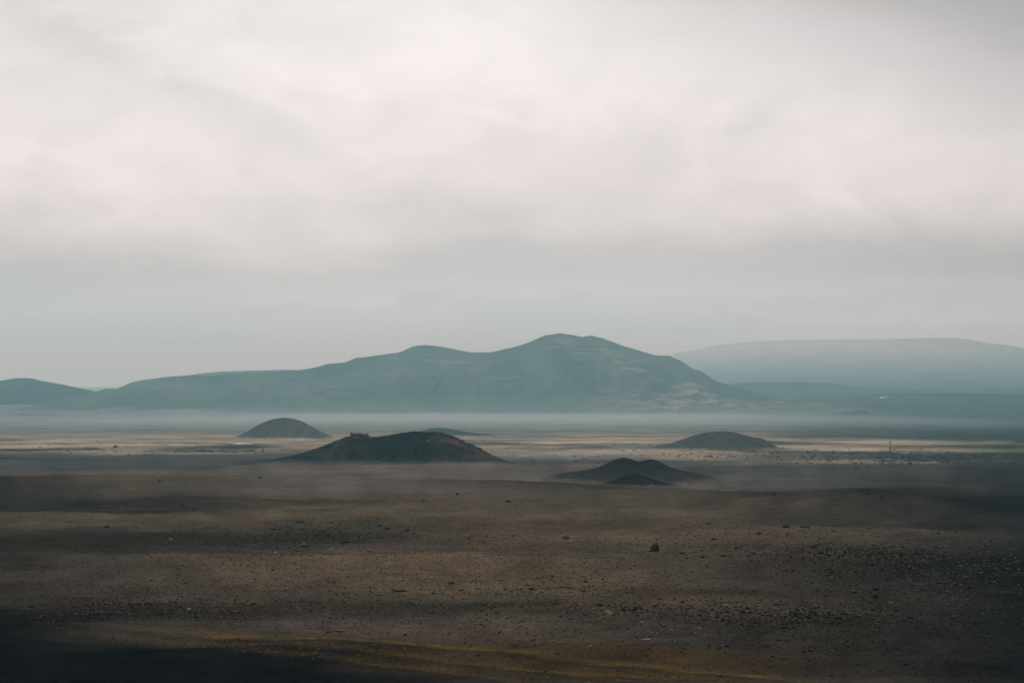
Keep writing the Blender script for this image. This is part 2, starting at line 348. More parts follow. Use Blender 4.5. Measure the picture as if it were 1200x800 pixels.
# ------------------------------------------------------------------ hills and mountains
def prof(pts, u):
    p = np.array(pts, float); return np.interp(u, p[:, 0], p[:, 1])
def smooth_prof(pts, u, s):
    return sum(prof(pts, u + k * s) * wt for k, wt in ((-1, .25), (0, .5), (1, .25)))
def hill(name, sil, d, front, back, color, mat, label, cat, nx, ny, gully=0.0, gully_len=30.0, crest_jit=0.0, shape=1.25, hollow=0.0, blend=4.0, seed=1.0, tones=None, s_px=1.0, flat=0.0, soft=1.0):
    """a hill with the given skyline (picture positions of its crest), its crest at distance d, reaching front / back metres either way"""
    p = np.array(sil, float); u = np.linspace(p[0, 0], p[-1, 0], nx)
    X = (u - 600) / F * d
    v = smooth_prof(sil, u, s_px)
    zc = ZC + d * np.tan(np.arctan((400 - v) / F) + PITCH)
    t = np.concatenate([np.linspace(-1, 0, int(ny * .65))[:-1], np.linspace(0, 1, ny - int(ny * .65) + 1)])
    # spurs: the foot swings in and out along the hill
    sw = 1 + .22 * fbm(X / (gully_len * 4) + seed, X * 0 + seed, 3, .5, seed)
    XX = np.repeat(X[None], len(t), 0); TT = np.repeat(t[:, None], nx, 1)
    YY = d + np.where(TT < 0, TT * front * sw[None], TT * back)
    g0 = H(X, np.full_like(X, d)); hc = zc - g0
    gg = H(XX.ravel(), YY.ravel()).reshape(XX.shape)
    a = np.abs(TT); f = np.where(TT < 0, (1 - a)**shape, 1 - a**1.6)
    f = f * (1 - hollow * np.exp(-((TT - .35) / .18)**2))
    f = np.where((TT < 0) & (flat > 0), f + flat * np.sin(np.pi * a)**2 * (1 - a), f)
    # the slope climbs from the local ground to the crest height
    z = gg * (1 - f) + (g0[None] + np.maximum(hc, -3)[None]) * f - np.where(TT >= 0, 0, 0)
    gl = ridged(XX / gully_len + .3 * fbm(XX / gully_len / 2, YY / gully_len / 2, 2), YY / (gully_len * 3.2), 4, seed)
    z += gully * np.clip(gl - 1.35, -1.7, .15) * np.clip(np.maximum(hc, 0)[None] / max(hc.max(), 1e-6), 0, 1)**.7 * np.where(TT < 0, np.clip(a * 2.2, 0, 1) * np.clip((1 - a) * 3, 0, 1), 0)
    z += crest_jit * fbm(XX / (crest_jit * 9 + 1e-6), YY / (crest_jit * 9 + 1e-6), 3, .6, seed) * np.clip(hc / (3 * crest_jit + 1e-6), 0, 1)[None] * np.clip((1 - a) * 5, 0, 1) if crest_jit else 0
    hgt = z - gg
    z -= (1 - sstep(0, blend * .5, hgt)) * blend * .35                     # the foot dives under the ground
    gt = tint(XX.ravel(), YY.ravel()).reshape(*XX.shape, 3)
    base_c = np.ones((*XX.shape, 3)) * np.array(color)
    if tones: base_c = tones(base_c, XX, YY, 600 + XX / d * F, TT, hgt, gl)
    k = sstep(blend * .1, blend * 1.2 * soft, hgt + blend * .4 * soft * fbm(XX / (blend * 3), YY / (blend * 3), 3, .5, 3.))[..., None]
    cc = gt * (1 - k) + base_c * k
    me = mesh_np(name, np.c_[XX.ravel(), YY.ravel(), z.ravel()], grid_faces(len(t), nx), cc.reshape(-1, 3))
    o = link(name, me, mat); tag(o, label, cat, kind='structure')
    o['_'] = 0; del o['_']
    return o

def t_main(c, X, Y, u, T, h, gl):
    pale = np.array((.16, .15, .12)); k = np.zeros_like(u)
    # pale old lava apron at the right foot, light screes under the saddle and on the top
    n = fbm(X / 150, h / 24 + Y / 700, 5, .65, 2.2)
    for uc, ac, wu, wa, amt in ((800, .72, 95, .22, 1.3), (655, .10, 30, .08, .7), (470, .35, 40, .15, .5), (400, .5, 40, .2, .4), (230, .3, 50, .2, .5), (730, .35, 40, .12, .6), (540, .22, 40, .12, .7), (705, .16, 60, .10, .6), (590, .42, 45, .10, .4), (325, .35, 60, .25, .35), (760, .62, 50, .12, .5)):
        k = np.maximum(k, amt * np.exp(-((u - uc) / wu)**2 - ((-T - ac) / wa)**2) * np.clip(.40 + 1.5 * n, 0, 1))
    k = np.clip(k, 0, 1)[..., None]
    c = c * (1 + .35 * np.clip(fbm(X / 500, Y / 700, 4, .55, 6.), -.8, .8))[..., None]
    return c * (1 + .95 * np.clip(gl - .7, -.9, 1.2))[..., None] * (1 - k) + pale * 2.2 * k  # gully shading painted in: ridges paler, gullies darker
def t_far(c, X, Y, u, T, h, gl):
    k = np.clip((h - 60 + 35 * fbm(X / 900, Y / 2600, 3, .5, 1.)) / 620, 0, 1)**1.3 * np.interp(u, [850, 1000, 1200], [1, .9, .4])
    return c * (1 - k[..., None]) + np.array((.62, .64, .66)) * k[..., None]       # haze and low cloud painted in: slope colour fades paler towards the crest
main_sil = [(60, 476), (90, 468), (112, 459), (125, 455), (132, 456), (140, 454.5), (155, 447.5), (175, 444), (200, 441), (225, 439.5), (250, 440), (272, 438), (300, 437), (318, 436), (335, 434), (350, 433.5), (365, 431.5),
            (385, 426), (403, 425), (418, 419), (432, 418), (450, 415), (468, 413), (483, 406), (495, 404), (508, 404.8), (520, 406.5), (552, 413), (575, 412.5), (605, 406), (620, 401), (638, 393), (657, 390.5),
            (670, 392), (683, 395), (692, 393), (705, 396), (730, 405), (750, 411), (768, 416), (785, 417), (800, 424), (812, 432), (822, 435), (840, 447), (860, 453), (880, 458), (905, 466), (925, 473), (945, 480), (965, 486), (1000, 492)]
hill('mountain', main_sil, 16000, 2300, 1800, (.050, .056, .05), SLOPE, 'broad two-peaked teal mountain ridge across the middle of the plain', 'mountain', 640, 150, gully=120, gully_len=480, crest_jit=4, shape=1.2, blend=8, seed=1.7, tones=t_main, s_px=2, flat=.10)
hill('mountain', [(-140, 452), (-60, 447), (0, 446), (18, 443), (36, 443), (46, 446), (70, 450), (100, 456.5), (120, 461), (140, 468), (165, 478)], 16300, 1300, 1300, (.018, .022, .022), SLOPE,
     'low dark teal hill cut by the left edge, left of the big ridge', 'hill', 200, 90, gully=30, gully_len=260, crest_jit=4, blend=6, seed=4.4, s_px=2)
hill('mountain', [(120, 462), (160, 452), (195, 443), (235, 437.5), (262, 435), (300, 434), (335, 433), (380, 436), (420, 445), (470, 462)], 22000, 1700, 1700, (.06, .066, .06), SLOPE,
     'pale rounded ridge showing just above the left shoulder of the big ridge', 'mountain', 160, 60, gully=25, gully_len=300, crest_jit=4, blend=8, seed=7.1, s_px=2)
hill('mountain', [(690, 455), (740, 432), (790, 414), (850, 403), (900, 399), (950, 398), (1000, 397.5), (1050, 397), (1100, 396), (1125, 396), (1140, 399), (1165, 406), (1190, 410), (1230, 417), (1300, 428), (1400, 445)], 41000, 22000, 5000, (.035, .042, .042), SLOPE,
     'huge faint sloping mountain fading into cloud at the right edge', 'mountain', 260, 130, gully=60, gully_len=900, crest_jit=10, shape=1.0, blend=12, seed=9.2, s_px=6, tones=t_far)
hill('hill', [(800, 462), (850, 450), (885, 447.5), (940, 447.5), (975, 449), (1005, 453), (1060, 456), (1130, 457), (1210, 456), (1300, 458)], 21500, 2400, 1500, (.04, .048, .046), SLOPE,
     'long flat-topped low ridge right of the big ridge', 'hill', 220, 70, gully=22, gully_len=380, crest_jit=3, blend=8, seed=3.3, s_px=4)
hill('hill', [(955, 486), (985, 483.5), (998, 482), (1008, 480), (1014, 480.5), (1020, 485), (1040, 487), (1070, 489)], 13500, 330, 280, (.03, .036, .034), SLOPE,
     'tiny dark knoll at the right end of the big ridge', 'hill', 90, 40, gully=5, gully_len=60, crest_jit=2, blend=4, seed=5.9, s_px=1)

def t_grey(c, X, Y, u, T, h, gl):
    return c * (1 + .3 * np.clip(gl - .6, -1, 1))[..., None]
hill('hill', [(255, 514), (275, 512), (287, 507), (300, 499), (312, 493.5), (322, 490.3), (332, 489.2), (343, 490), (353, 493), (366, 500), (380, 508), (392, 513), (410, 515)], 4750, 130, 150, (.088, .096, .098), CONE,
     'rounded grey cone on the plain, left of the dark crater hill', 'hill', 180, 90, gully=3.5, gully_len=22, crest_jit=.6, blend=3, seed=2.1, shape=1.15, tones=t_grey, s_px=2, soft=2.0)
hill('hill', [(470, 517), (488, 506), (505, 502), (520, 501.5), (540, 505), (562, 508.5), (578, 509.5), (592, 512), (610, 515.5), (625, 518)], 5300, 150, 200, (.06, .066, .06), CONE,
     'low hazy hump behind the summit of the dark crater hill', 'hill', 140, 60, gully=3, gully_len=30, crest_jit=.8, blend=3, seed=8.0, s_px=2)
hill('hill', [(690, 533), (725, 528.5), (760, 524.5), (783, 520.5), (800, 515), (815, 509.5), (830, 506.3), (848, 505), (862, 506.5), (875, 510.5), (885, 512.5), (892, 512.8), (900, 517), (910, 523), (922, 527.5), (950, 530)], 3650, 115, 150, (.066, .07, .066), CONE,
     'smooth grey cone with a shoulder, right of the twin mounds', 'hill', 220, 90, gully=3, gully_len=20, crest_jit=.5, blend=3, seed=6.6, shape=1.2, tones=t_grey, s_px=2, soft=1.2)

def t_crater(c, X, Y, u, T, h, gl):
    c = c * (1 + .45 * np.clip(gl - .7, -1, 1.2))[..., None]
    n = fbm(X / 18, Y / 24, 4, .6, 3.3)
    red = np.array((.105, .070, .063)); k = np.exp(-((u - 575) / 42)**2) * np.clip(.75 + 1.1 * n, 0, 1) * .8
    k = np.maximum(k, np.exp(-((u - 530) / 22)**2 - ((T + .18) / .14)**2) * np.clip(.5 + 2 * n, 0, 1))
    grey = np.array((.075, .070, .066)); k2 = np.exp(-((u - 392) / 30)**2) * np.clip(.7 + n, 0, 1) * .7
    k2 = np.maximum(k2, sstep(.62, .98, -T) * .75)
    c = c * (1 - k[..., None]) + red * k[..., None]
    return (c * (1 - k2[..., None]) + grey * k2[..., None]) * (1 + .3 * np.clip(n, -1, 1))[..., None]
crater = hill('crater_hill', [(190, 553), (225, 549.5), (255, 546.5), (285, 543.5), (320, 538.5), (345, 533), (362, 528), (380, 521.5), (395, 515.5), (408, 510.5), (420, 509.5), (432, 510.5), (442, 511.5), (455, 509.8), (470, 506.8), (482, 505.3), (490, 505.2),
              (499, 506.2), (507, 505.2), (516, 506.2), (528, 509.5), (538, 513.5), (546, 518), (554, 520.5), (562, 524.5), (571, 529.8), (582, 535), (594, 540.5), (606, 544.6), (622, 548), (645, 553)], 2340, 62, 90, (.012, .016, .018), CONE,
              'dark crater hill with a rocky notch on its left rim and reddish right flank', 'hill', 420, 150, gully=5, gully_len=13, crest_jit=.6, blend=2.0, seed=1.2, shape=1.05, hollow=.25, tones=t_crater, s_px=1, soft=2.0)
def t_dark(c, X, Y, u, T, h, gl):
    q_ = np.clip(1 - h / 7.5 + .35 * fbm(X / 9, Y / 9, 3, .5, 2.), 0, 1)[..., None]; c = c * (1 - q_) + np.array((.052, .056, .057)) * q_
    return c * (1 + .3 * np.clip(gl - .6, -1, 1))[..., None]
hill('hill', [(600, 566), (630, 560.5), (660, 555.5), (690, 550.5), (705, 546.5), (716, 540.5), (724, 537), (732, 535.8), (741, 538.3), (748, 541), (753, 541), (757, 538.8), (763, 537.8), (772, 540.2), (783, 546), (797, 551), (815, 555), (845, 561), (870, 566)], 1430, 85, 90, (.025, .029, .031), CONE,
     'dark twin-topped mound right of the crater hill', 'hill', 260, 80, gully=.9, gully_len=6, crest_jit=.25, blend=1.5, seed=2.8, shape=1.3, tones=t_dark, s_px=2, soft=1.2)
hill('hill', [(690, 569), (712, 565), (726, 559.5), (736, 555.8), (744, 554.6), (753, 556.5), (764, 560.5), (780, 565.5), (800, 569)], 1290, 22, 30, (.022, .026, .027), CONE,
     'small dark mound in front of the twin-topped mound', 'hill', 120, 50, gully=.5, gully_len=4, crest_jit=.2, blend=1.2, seed=3.9, shape=1.3, s_px=2)

# ------------------------------------------------------------------ stones
def rock_points(seed, n=16, sx=1., sy=1., sz=.7):
    r_ = random.Random(seed); bm = bmesh.new()
    for i in range(n):
        zc = 1 - 2 * (i + .5) / n; a = i * 2.39996 + r_.uniform(-.5, .5); q = math.sqrt(max(0, 1 - zc * zc)); k = r_.uniform(.72, 1.12)
        bm.verts.new((math.cos(a) * q * k * sx, math.sin(a) * q * k * sy, max(zc * k * sz, -.35 * sz)))
    h = bmesh.ops.convex_hull(bm, input=bm.verts)
    bmesh.ops.delete(bm, geom=list({g for g in h['geom_interior'] if isinstance(g, bmesh.types.BMVert)} | {g for g in h['geom_unused'] if isinstance(g, bmesh.types.BMVert)}), context='VERTS')
    bmesh.ops.triangulate(bm, faces=bm.faces)
    bmesh.ops.recalc_face_normals(bm, faces=bm.faces)
    bm.verts.ensure_lookup_table(); bm.verts.index_update()
    V = np.array([v.co[:] for v in bm.verts]); Fc = np.array([[v.index for v in f.verts] for f in bm.faces]); bm.free()
    return V, Fc
ROCKS = [rock_points(100 + i, 13 + i % 5, 1, .6 + .08 * (i % 5), .42 + .09 * (i % 4)) for i in range(10)]
PEBBLES = [rock_points(300 + i, 8 + i % 2, 1, .75, .6 + .1 * (i % 3)) for i in range(10)]
M_DARK = simple_material('dark_lava_stone', (.013, .015, .016), .85, .2, .5, 3, .06)
M_GREY = simple_material('grey_lava_stone', (.04, .039, .037), .9, .2, .5, 3, .06)
M_BROWN = simple_material('brown_stone', (.13, .095, .070), .9, .2, .4, 3, .06)
M_TAN = simple_material('tan_stone', (.24, .165, .10), .9, .1, .3, 3, .04)
M_PALE = simple_material('pale_stone', (.23, .20, .17), .9, .1, .3, 3, .04)
MATS = dict(d=M_DARK, g=M_GREY, b=M_BROWN, t=M_TAN, p=M_PALE)
ROCK_ME = {}
def rock_mesh(i, key):
    if (i, key) not in ROCK_ME:
        me = mesh_np('rock', *ROCKS[i], smooth=False); me.materials.append(MATS[key]); ROCK_ME[(i, key)] = me
    return ROCK_ME[(i, key)]
def place_rock(x, y, size, key, label, group=None, flat=1.0, variant=None, name='rock'):
    i = random.randrange(len(ROCKS)) if variant is None else variant
    o = bpy.data.objects.new(name, rock_mesh(i, key)); C.objects.link(o)
    s = size / 2
    o.location = (x, y, Hs(x, y) + s * .08)
    o.rotation_euler = (random.uniform(-.12, .12), random.uniform(-.12, .12), random.uniform(0, 6.28)); o.scale = (s, s * random.uniform(.8, 1.1), s * flat)
    tag(o, label, 'rock', group); return o
def px_rock(u, v, wpx, key, label, group=None, flat=1.0):
    x, y = at(u, v); wpx *= 1.45; return place_rock(x, y, wpx * y / F, key, label, group, flat)

# the one big boulder
bV, bF = rock_points(7, 15, .95, .8, 1.0)
bm = bmesh.new(); vs = [bm.verts.new(p) for p in bV]; [bm.faces.new([vs[k] for k in f]) for f in bF]
bmesh.ops.subdivide_edges(bm, edges=bm.edges, cuts=2, use_grid_fill=True)
for v_ in bm.verts:
    n_ = Vector((math.sin(v_.co.x * 7 + v_.co.z * 5), math.sin(v_.co.y * 8 + 1.3 + v_.co.x * 4), math.sin(v_.co.z * 9 + 2.1)))
    v_.co += v_.co.normalized() * .03 * (n_.x + n_.y * n_.z)
    if v_.co.z > .2 and v_.co.x < -.1: v_.co.z -= (v_.co.z - .2) * .25 * min(1, -v_.co.x * 2)     # left shoulder lower than the top
me = bpy.data.meshes.new('boulder'); bm.to_mesh(me); bm.free()
bx_, by_ = at(768, 646)
k_ = by_ / F
bo = link('boulder', me, simple_material('black_boulder_rock', (.012, .015, .017), .8, .3, .6, 2.2, .15))
bo.location = (bx_, by_, Hs(bx_, by_) + 2.4 * k_); bo.scale = (7.4 * k_, 6.6 * k_, 10.4 * k_); bo.rotation_euler = (0, 0, .5)
tag(bo, 'big black upright boulder standing alone on the brown gravel', 'boulder')
BOULDER_K = k_
px_rock(761, 646.3, 4, 'd', 'small dark stone touching the left foot of the big black boulder')

HERO = [
 (351, 612, 11, 'd', 'widest flat black rock at the top of the left-centre stone patch', .6), (404, 636, 9, 'd', 'dark rock with pale flat top at the lower right of the left-centre stone patch', .8),
 (372, 627, 6, 'd', 'black rock in the middle of the left-centre stone patch', 1), (321, 621, 6, 'd', 'dark rock left of the left-centre stone patch', 1),
 (454, 620, 9, 'd', 'flat dark rock right of the left-centre stone patch', .5), (477, 622, 5, 'd', 'last small dark rock on the right of the left-centre stone patch', 1),
 (359, 641, 8, 'd', 'dark rock low in the middle of the left-centre stone patch', .6), (323, 648, 6, 'p', 'pale stone at the lower left of the left-centre stone patch', .8),
 (389, 644, 6, 'p', 'pale stone below the dark rock with flat top', .6), (350, 646, 9, 'd', 'long flat dark rock along the lower edge of the left-centre stone patch', .35),
 (529, 684, 9, 'd', 'lone dark rock on bare brown sand in the middle', .7), (541, 692, 7, 'd', 'smaller dark rock just right below the lone rock on bare sand', .5),
 (508, 696, 6, 'g', 'grey rock left below the lone rock on bare sand', .9), (481, 707, 9, 'd', 'flat dark rock on the lower brown sand left of centre', .45),
 (470, 693, 15, 'd', 'broad low dark rock slab on brown sand left of centre', .3), (664, 631, 9, 'd', 'flat dark rock left of the big black boulder', .5),
 (757, 750, 11, 'p', 'largest tan stone below the right-hand rubble band', .55), (691, 757, 6, 't', 'small tan stone above the mossy streak right of centre', .9), (752, 729, 6, 'p', 'pale stone at the lower edge of the rubble band', .9),
 (836, 632, 10, 'd', 'flat black rock right of the big black boulder', .5), (830, 614, 6, 'd', 'small black rock above and right of the big black boulder', .8),
 (921, 618, 8, 'd', 'dark rock, left of the pair on the pale swell right of the boulder', .9), (943, 618, 9, 'd', 'flat dark rock, right of the pair on the pale swell', .5), (889, 626, 6, 'd', 'dark stone between boulder and the pale swell on the right', .8),
 (848, 652, 7, 'd', 'dark rock in the brown gravel right below the big boulder', .9), (918, 736, 11, 'd', 'black rock at the lower right end of the rubble band', .5), (935, 719, 9, 'd', 'dark rock at the right end of the rubble band', .5),
 (948, 715, 11, 'd', 'long flat dark rock last on the right of the rubble band', .3), (849, 722, 14, 'd', 'widest black rock in the heart of the rubble band', .45), (907, 580, 6, 'd', 'dark upright rock on the crest of the dark right-hand swell', 1.1),
 (1140, 618, 7, 'd', 'dark rock at the far right below the dark swell', .6), (1001, 716, 4, 'g', 'small grey rock alone right of the rubble band', .9), (985, 752, 5, 't', 'small pale brown stone on dark gravel at lower right', .5),
 (802, 760, 6, 'd', 'black stone just above the right end of the yellow moss streak', .5), (172, 584, 9, 'd', 'flat dark rock on the upper left swell', .5), (214, 593, 6, 'd', 'dark rock right below the flat one on the upper left swell', .8),
 (187, 563, 4, 'd', 'small dark stone on the skyline of the left swell', 1), (126, 618, 5, 'd', 'dark stone on the brown band at far left', 1.1), (222, 714, 6, 'p', 'pinkish pale stone near the mossy bank at lower left', .8),
 (276, 717, 5, 't', 'small tan stone right of the pinkish pale stone at lower left', .6), (68, 713, 7, 'd', 'dark flat stone by the dark bank at far lower left', .5), (201, 632, 4, 'p', 'tiny whitish stone on the dark left slope', .8),
 (320, 668, 5, 'd', 'dark stone on brown gravel below the left-centre stone patch', 1), (595, 588, 8, 'd', 'dark rocks clump on the far brown swell above centre', .8), (497, 587, 5, 'd', 'small dark rock on the far brown swell left of centre', .9),
 (536, 579, 4, 'd', 'farthest small dark rock on the brown swell under the crater hill', 1), (305, 560, 3.5, 'd', 'dark speck of rock on the ridge line left of the crater hill', 1),
 (398, 739, 13, 't', 'low yellowish stone slab above the moss streak left of centre', .18), (372, 741, 9, 'p', 'pale pinkish flat stone above the moss streak left of centre', .25), (640, 780, 5, 'd', 'dark stone on the mossy band at the bottom middle', .6)]
for u, v, wp, key, lab, fl in HERO: px_rock(u, v, wp, key, lab, None, fl)

PATCH = [  # centre u, v, spread u, v, how many, size in px, colours, label, group
 (372, 622, 34, 9, 18, (2.5, 5.5), 'dddg', "left-centre stone patch", 'stones of the left-centre patch'),
 (430, 612, 40, 5, 12, (2.5, 5.5), 'ddg', "strewn swell left of centre", 'stones along the swell left of centre'),
 (330, 640, 34, 8, 14, (2.5, 5), 'ddgp', "stones below the left-centre patch", 'stones below the left-centre patch'),
 (255, 640, 45, 10, 12, (2, 4.5), 'ddgb', "bare left slope", 'stones on the left slope'),
 (350, 682, 45, 9, 14, (2, 4.5), 'bbgd', "brown gravel left of centre", 'stones on brown gravel left of centre'),
 (200, 706, 55, 6, 14, (2, 4.5), 'bdg', "lower left swell by the moss", 'stones above the mossy bank'),
 (130, 588, 60, 8, 12, (2, 4), 'ddg', "upper left swell", 'stones on the upper left swell'),
 (600, 630, 55, 6, 14, (2, 4.5), 'bdg', "stones left of the big boulder", 'stones left of the boulder'),
 (655, 682, 45, 6, 12, (2, 4.5), 'bbt', "brown rise below centre", 'stones on the brown rise'),
 (712, 718, 34, 5, 18, (3, 6.5), 'bbtg', "rubble band's left third", 'stones in the left of the rubble band'),
 (790, 720, 40, 7, 22, (3, 7.5), 'bbdgt', "rubble band's middle third", 'stones in the middle of the rubble band'),
 (870, 714, 42, 7, 20, (3, 7.5), 'bddgt', "rubble band's right third", 'stones in the right of the rubble band'),
 (790, 740, 45, 5, 10, (3, 6), 'btd', "strip below the rubble band", 'stones below the rubble band'),
 (860, 640, 40, 7, 12, (2, 5), 'bbg', "gravel right of the boulder", 'stones right of the boulder'),
 (960, 655, 55, 9, 20, (2.5, 6), 'ddgg', "long dark rubble at right", 'stones of the dark stretch'),
 (1060, 645, 55, 9, 18, (2.5, 6.5), 'ddg', "top of far right rubble", 'stones at the top of the far right rubble'),
 (1130, 685, 50, 10, 14, (2.5, 6), 'ddg', "far right lower slope", 'stones on the far right slope'),
 (930, 618, 55, 5, 8, (2, 4.5), 'dg', "pale swell right of the boulder", 'stones on the pale swell'),
 (1000, 582, 60, 4, 6, (2, 4), 'd', "dark right swell's crest", 'stones on the crest of the dark swell')]
HUE = dict(d='black', g='grey', b='brown', t='tan', p='pale')
USED = set()
for cu, cv, su, sv, n, (s0, s1), keys, where, grp in PATCH:
    for k in range(n):
        for attempt in range(80):
            p, q = random.uniform(-1, 1) * random.uniform(.5, 1.25), random.uniform(-1, 1) * random.uniform(.5, 1.25)
            wp = random.uniform(s0, s1) if random.random() < .4 else random.uniform(s0, (s0 + s1) / 2)
            key, fl = random.choice(keys), random.uniform(.45, 1.05)
            form = ('flat' if fl < .65 else 'blocky' if fl < .85 else 'upright')
            big = 'larger ' if wp > (s0 + s1) / 2 else 'tiny ' if wp < s0 + (s1 - s0) * .2 else ''
            side = ('far-left' if p < -.75 else 'left' if p < -.25 else 'centre' if p < .25 else 'right' if p < .75 else 'far-right')
            tier = ('upper ' if q < -.3 else '' if q < .3 else 'lower ')
            lab = f"{big}{form} {HUE[key]} stone in the {tier}{side} of the {where}"
            if lab not in USED: break
        USED.add(lab); px_rock(cu + p * su, cv + q * sv, wp, key, lab, grp, fl)

# loose gravel nobody could count: one object per tone
def gravel(name, n, regions, size, mat, seed, rows=(552, 800), squash=1.0, shapes=None):
    shapes = shapes or PEBBLES
    g = np.random.default_rng(seed); U, V_ = [], []
    wts = np.array([r[4] for r in regions], float); wts /= wts.sum()
    for (cu, cv, su, sv, _), m in zip(regions, g.multinomial(n, wts)):
        U.append(cu + g.normal(0, 1, m) * su); V_.append(cv + g.normal(0, 1, m) * sv)
    U, V_ = np.concatenate(U), np.concatenate(V_)
    k = (V_ > rows[0]) & (V_ < rows[1]) & (U > -150) & (U < 1350); U, V_ = U[k], V_[k]
    bank = np.interp(U, [-150, 0, 180, 300, 480, 600, 700], [690, 708, 755, 764, 779, 795, 815]); k = V_ < bank; U, V_ = U[k], V_[k]      # the black sand bank is bare
    d = row_dist(V_) * (1 + .004 * g.normal(0, 1, len(U))); X = (U - 600) / F * d; Y = np.sqrt(np.maximum(d * d - X * X, 1)); Z = H(X, Y)
    S = size[0] * np.exp(np.abs(g.normal(0, 1, len(U))) * size[1]); S = np.minimum(S, size[2])
    vs, fs, off = [], [], 0
    var = g.integers(0, len(shapes), len(U)); ang = g.uniform(0, 6.28, len(U)); fl = g.uniform(.5, 1.0, len(U)) * squash
    for i in range(len(shapes)):
        m = np.nonzero(var == i)[0]
        if not len(m): continue
        V0, F0 = shapes[i]; c, s = np.cos(ang[m])[:, None], np.sin(ang[m])[:, None]; sz = (S[m] / 2)[:, None]
        P = np.stack([(V0[None, :, 0] * c - V0[None, :, 1] * s) * sz + X[m][:, None], (V0[None, :, 0] * s + V0[None, :, 1] * c) * sz + Y[m][:, None], V0[None, :, 2] * sz * fl[m][:, None] + Z[m][:, None] + .06 * sz], -1)
        vs.append(P.reshape(-1, 3)); fs.append((F0[None] + (np.arange(len(m)) * len(V0))[:, None, None] + off).reshape(-1, 3)); off += len(m) * len(V0)
    tag(link(name, mesh_np(name, np.vstack(vs), np.vstack(fs), smooth=False), mat), kind='stuff')
REG_D = [(380, 625, 60, 12, 3), (980, 650, 110, 16, 5), (1110, 670, 90, 20, 4), (850, 716, 90, 9, 4), (160, 585, 120, 9, 2), (150, 635, 110, 16, 2), (600, 620, 300, 30, 3), (600, 660, 420, 50, 4), (1000, 590, 150, 8, 2), (200, 708, 90, 7, 2), (980, 730, 120, 20, 2)]
REG_B = [(400, 680, 110, 18, 3), (620, 680, 80, 8, 3), (780, 716, 80, 9, 6), (600, 632, 90, 8, 3), (860, 640, 70, 9, 3), (560, 650, 300, 45, 5), (300, 700, 130, 14, 2), (330, 610, 120, 10, 2), (700, 612, 160, 8, 2), (560, 590, 200, 12, 2), (900, 690, 140, 16, 2)]
gravel('gravel', 24000, REG_D + [(600, 670, 420, 60, 14)], (.25, .45, .9), simple_material('dark_gravel', (.020, .021, .021), .95, .0, .6, .4), 5)
gravel('gravel', 36000, REG_B + [(600, 660, 300, 60, 28)], (.25, .42, .8), simple_material('brown_gravel', (.165, .125, .088), .95, .0, .6, .4), 6)
gravel('gravel', 18000, [(560, 650, 280, 55, 8), (600, 600, 300, 20, 3)], (.25, .42, .8), simple_material('umber_gravel', (.060, .049, .039), .95, .0, .6, .4), 8)
gravel('gravel', 12000, [(1060, 660, 110, 42, 5), (150, 660, 120, 36, 3)], (.2, .42, .8), simple_material('grey_gravel', (.075, .072, .064), .95, .0, .6, .4), 10)
gravel('gravel', 2600, REG_B, (.18, .40, .65), simple_material('pale_gravel', (.30, .24, .19), .95, .0, .4, .4), 7)
BAND = [(850, 716, 80, 8, 5), (740, 719, 40, 6, 2), (960, 650, 90, 11, 7), (1090, 660, 80, 16, 8), (385, 622, 50, 8, 4), (600, 632, 80, 5, 1), (655, 684, 50, 5, 1), (130, 590, 110, 8, 1), (200, 707, 80, 6, 1), (860, 638, 60, 6, 1)]
gravel('rubble', 2900, BAND, (.38, .5, 1.6), simple_material('dark_rubble', (.015, .017, .017), .95, .0, .6, .4), 15, shapes=ROCKS)
gravel('rubble', 2900, BAND, (.38, .47, 1.4), simple_material('brown_rubble', (.15, .115, .085), .95, .0, .6, .4), 16, shapes=ROCKS)
gravel('rubble', 260, BAND, (.3, .35, .8), simple_material('pale_rubble', (.32, .26, .20), .95, .0, .5, .4), 17, shapes=ROCKS)
gravel('lava_rubble', 4600, [(1090, 537, 80, 4, 6), (1000, 533, 60, 5, 3), (250, 528, 60, 1.5, 2), (880, 531, 60, 5, 2), (620, 535, 120, 5, 1), (100, 525, 80, 4, 1.5), (700, 522, 120, 4, 1)], (2.0, .5, 9.0), simple_material('lava_rubble_stone', (.022, .026, .028), .95, .0, .5, .1), 9, rows=(512, 549), squash=.6)

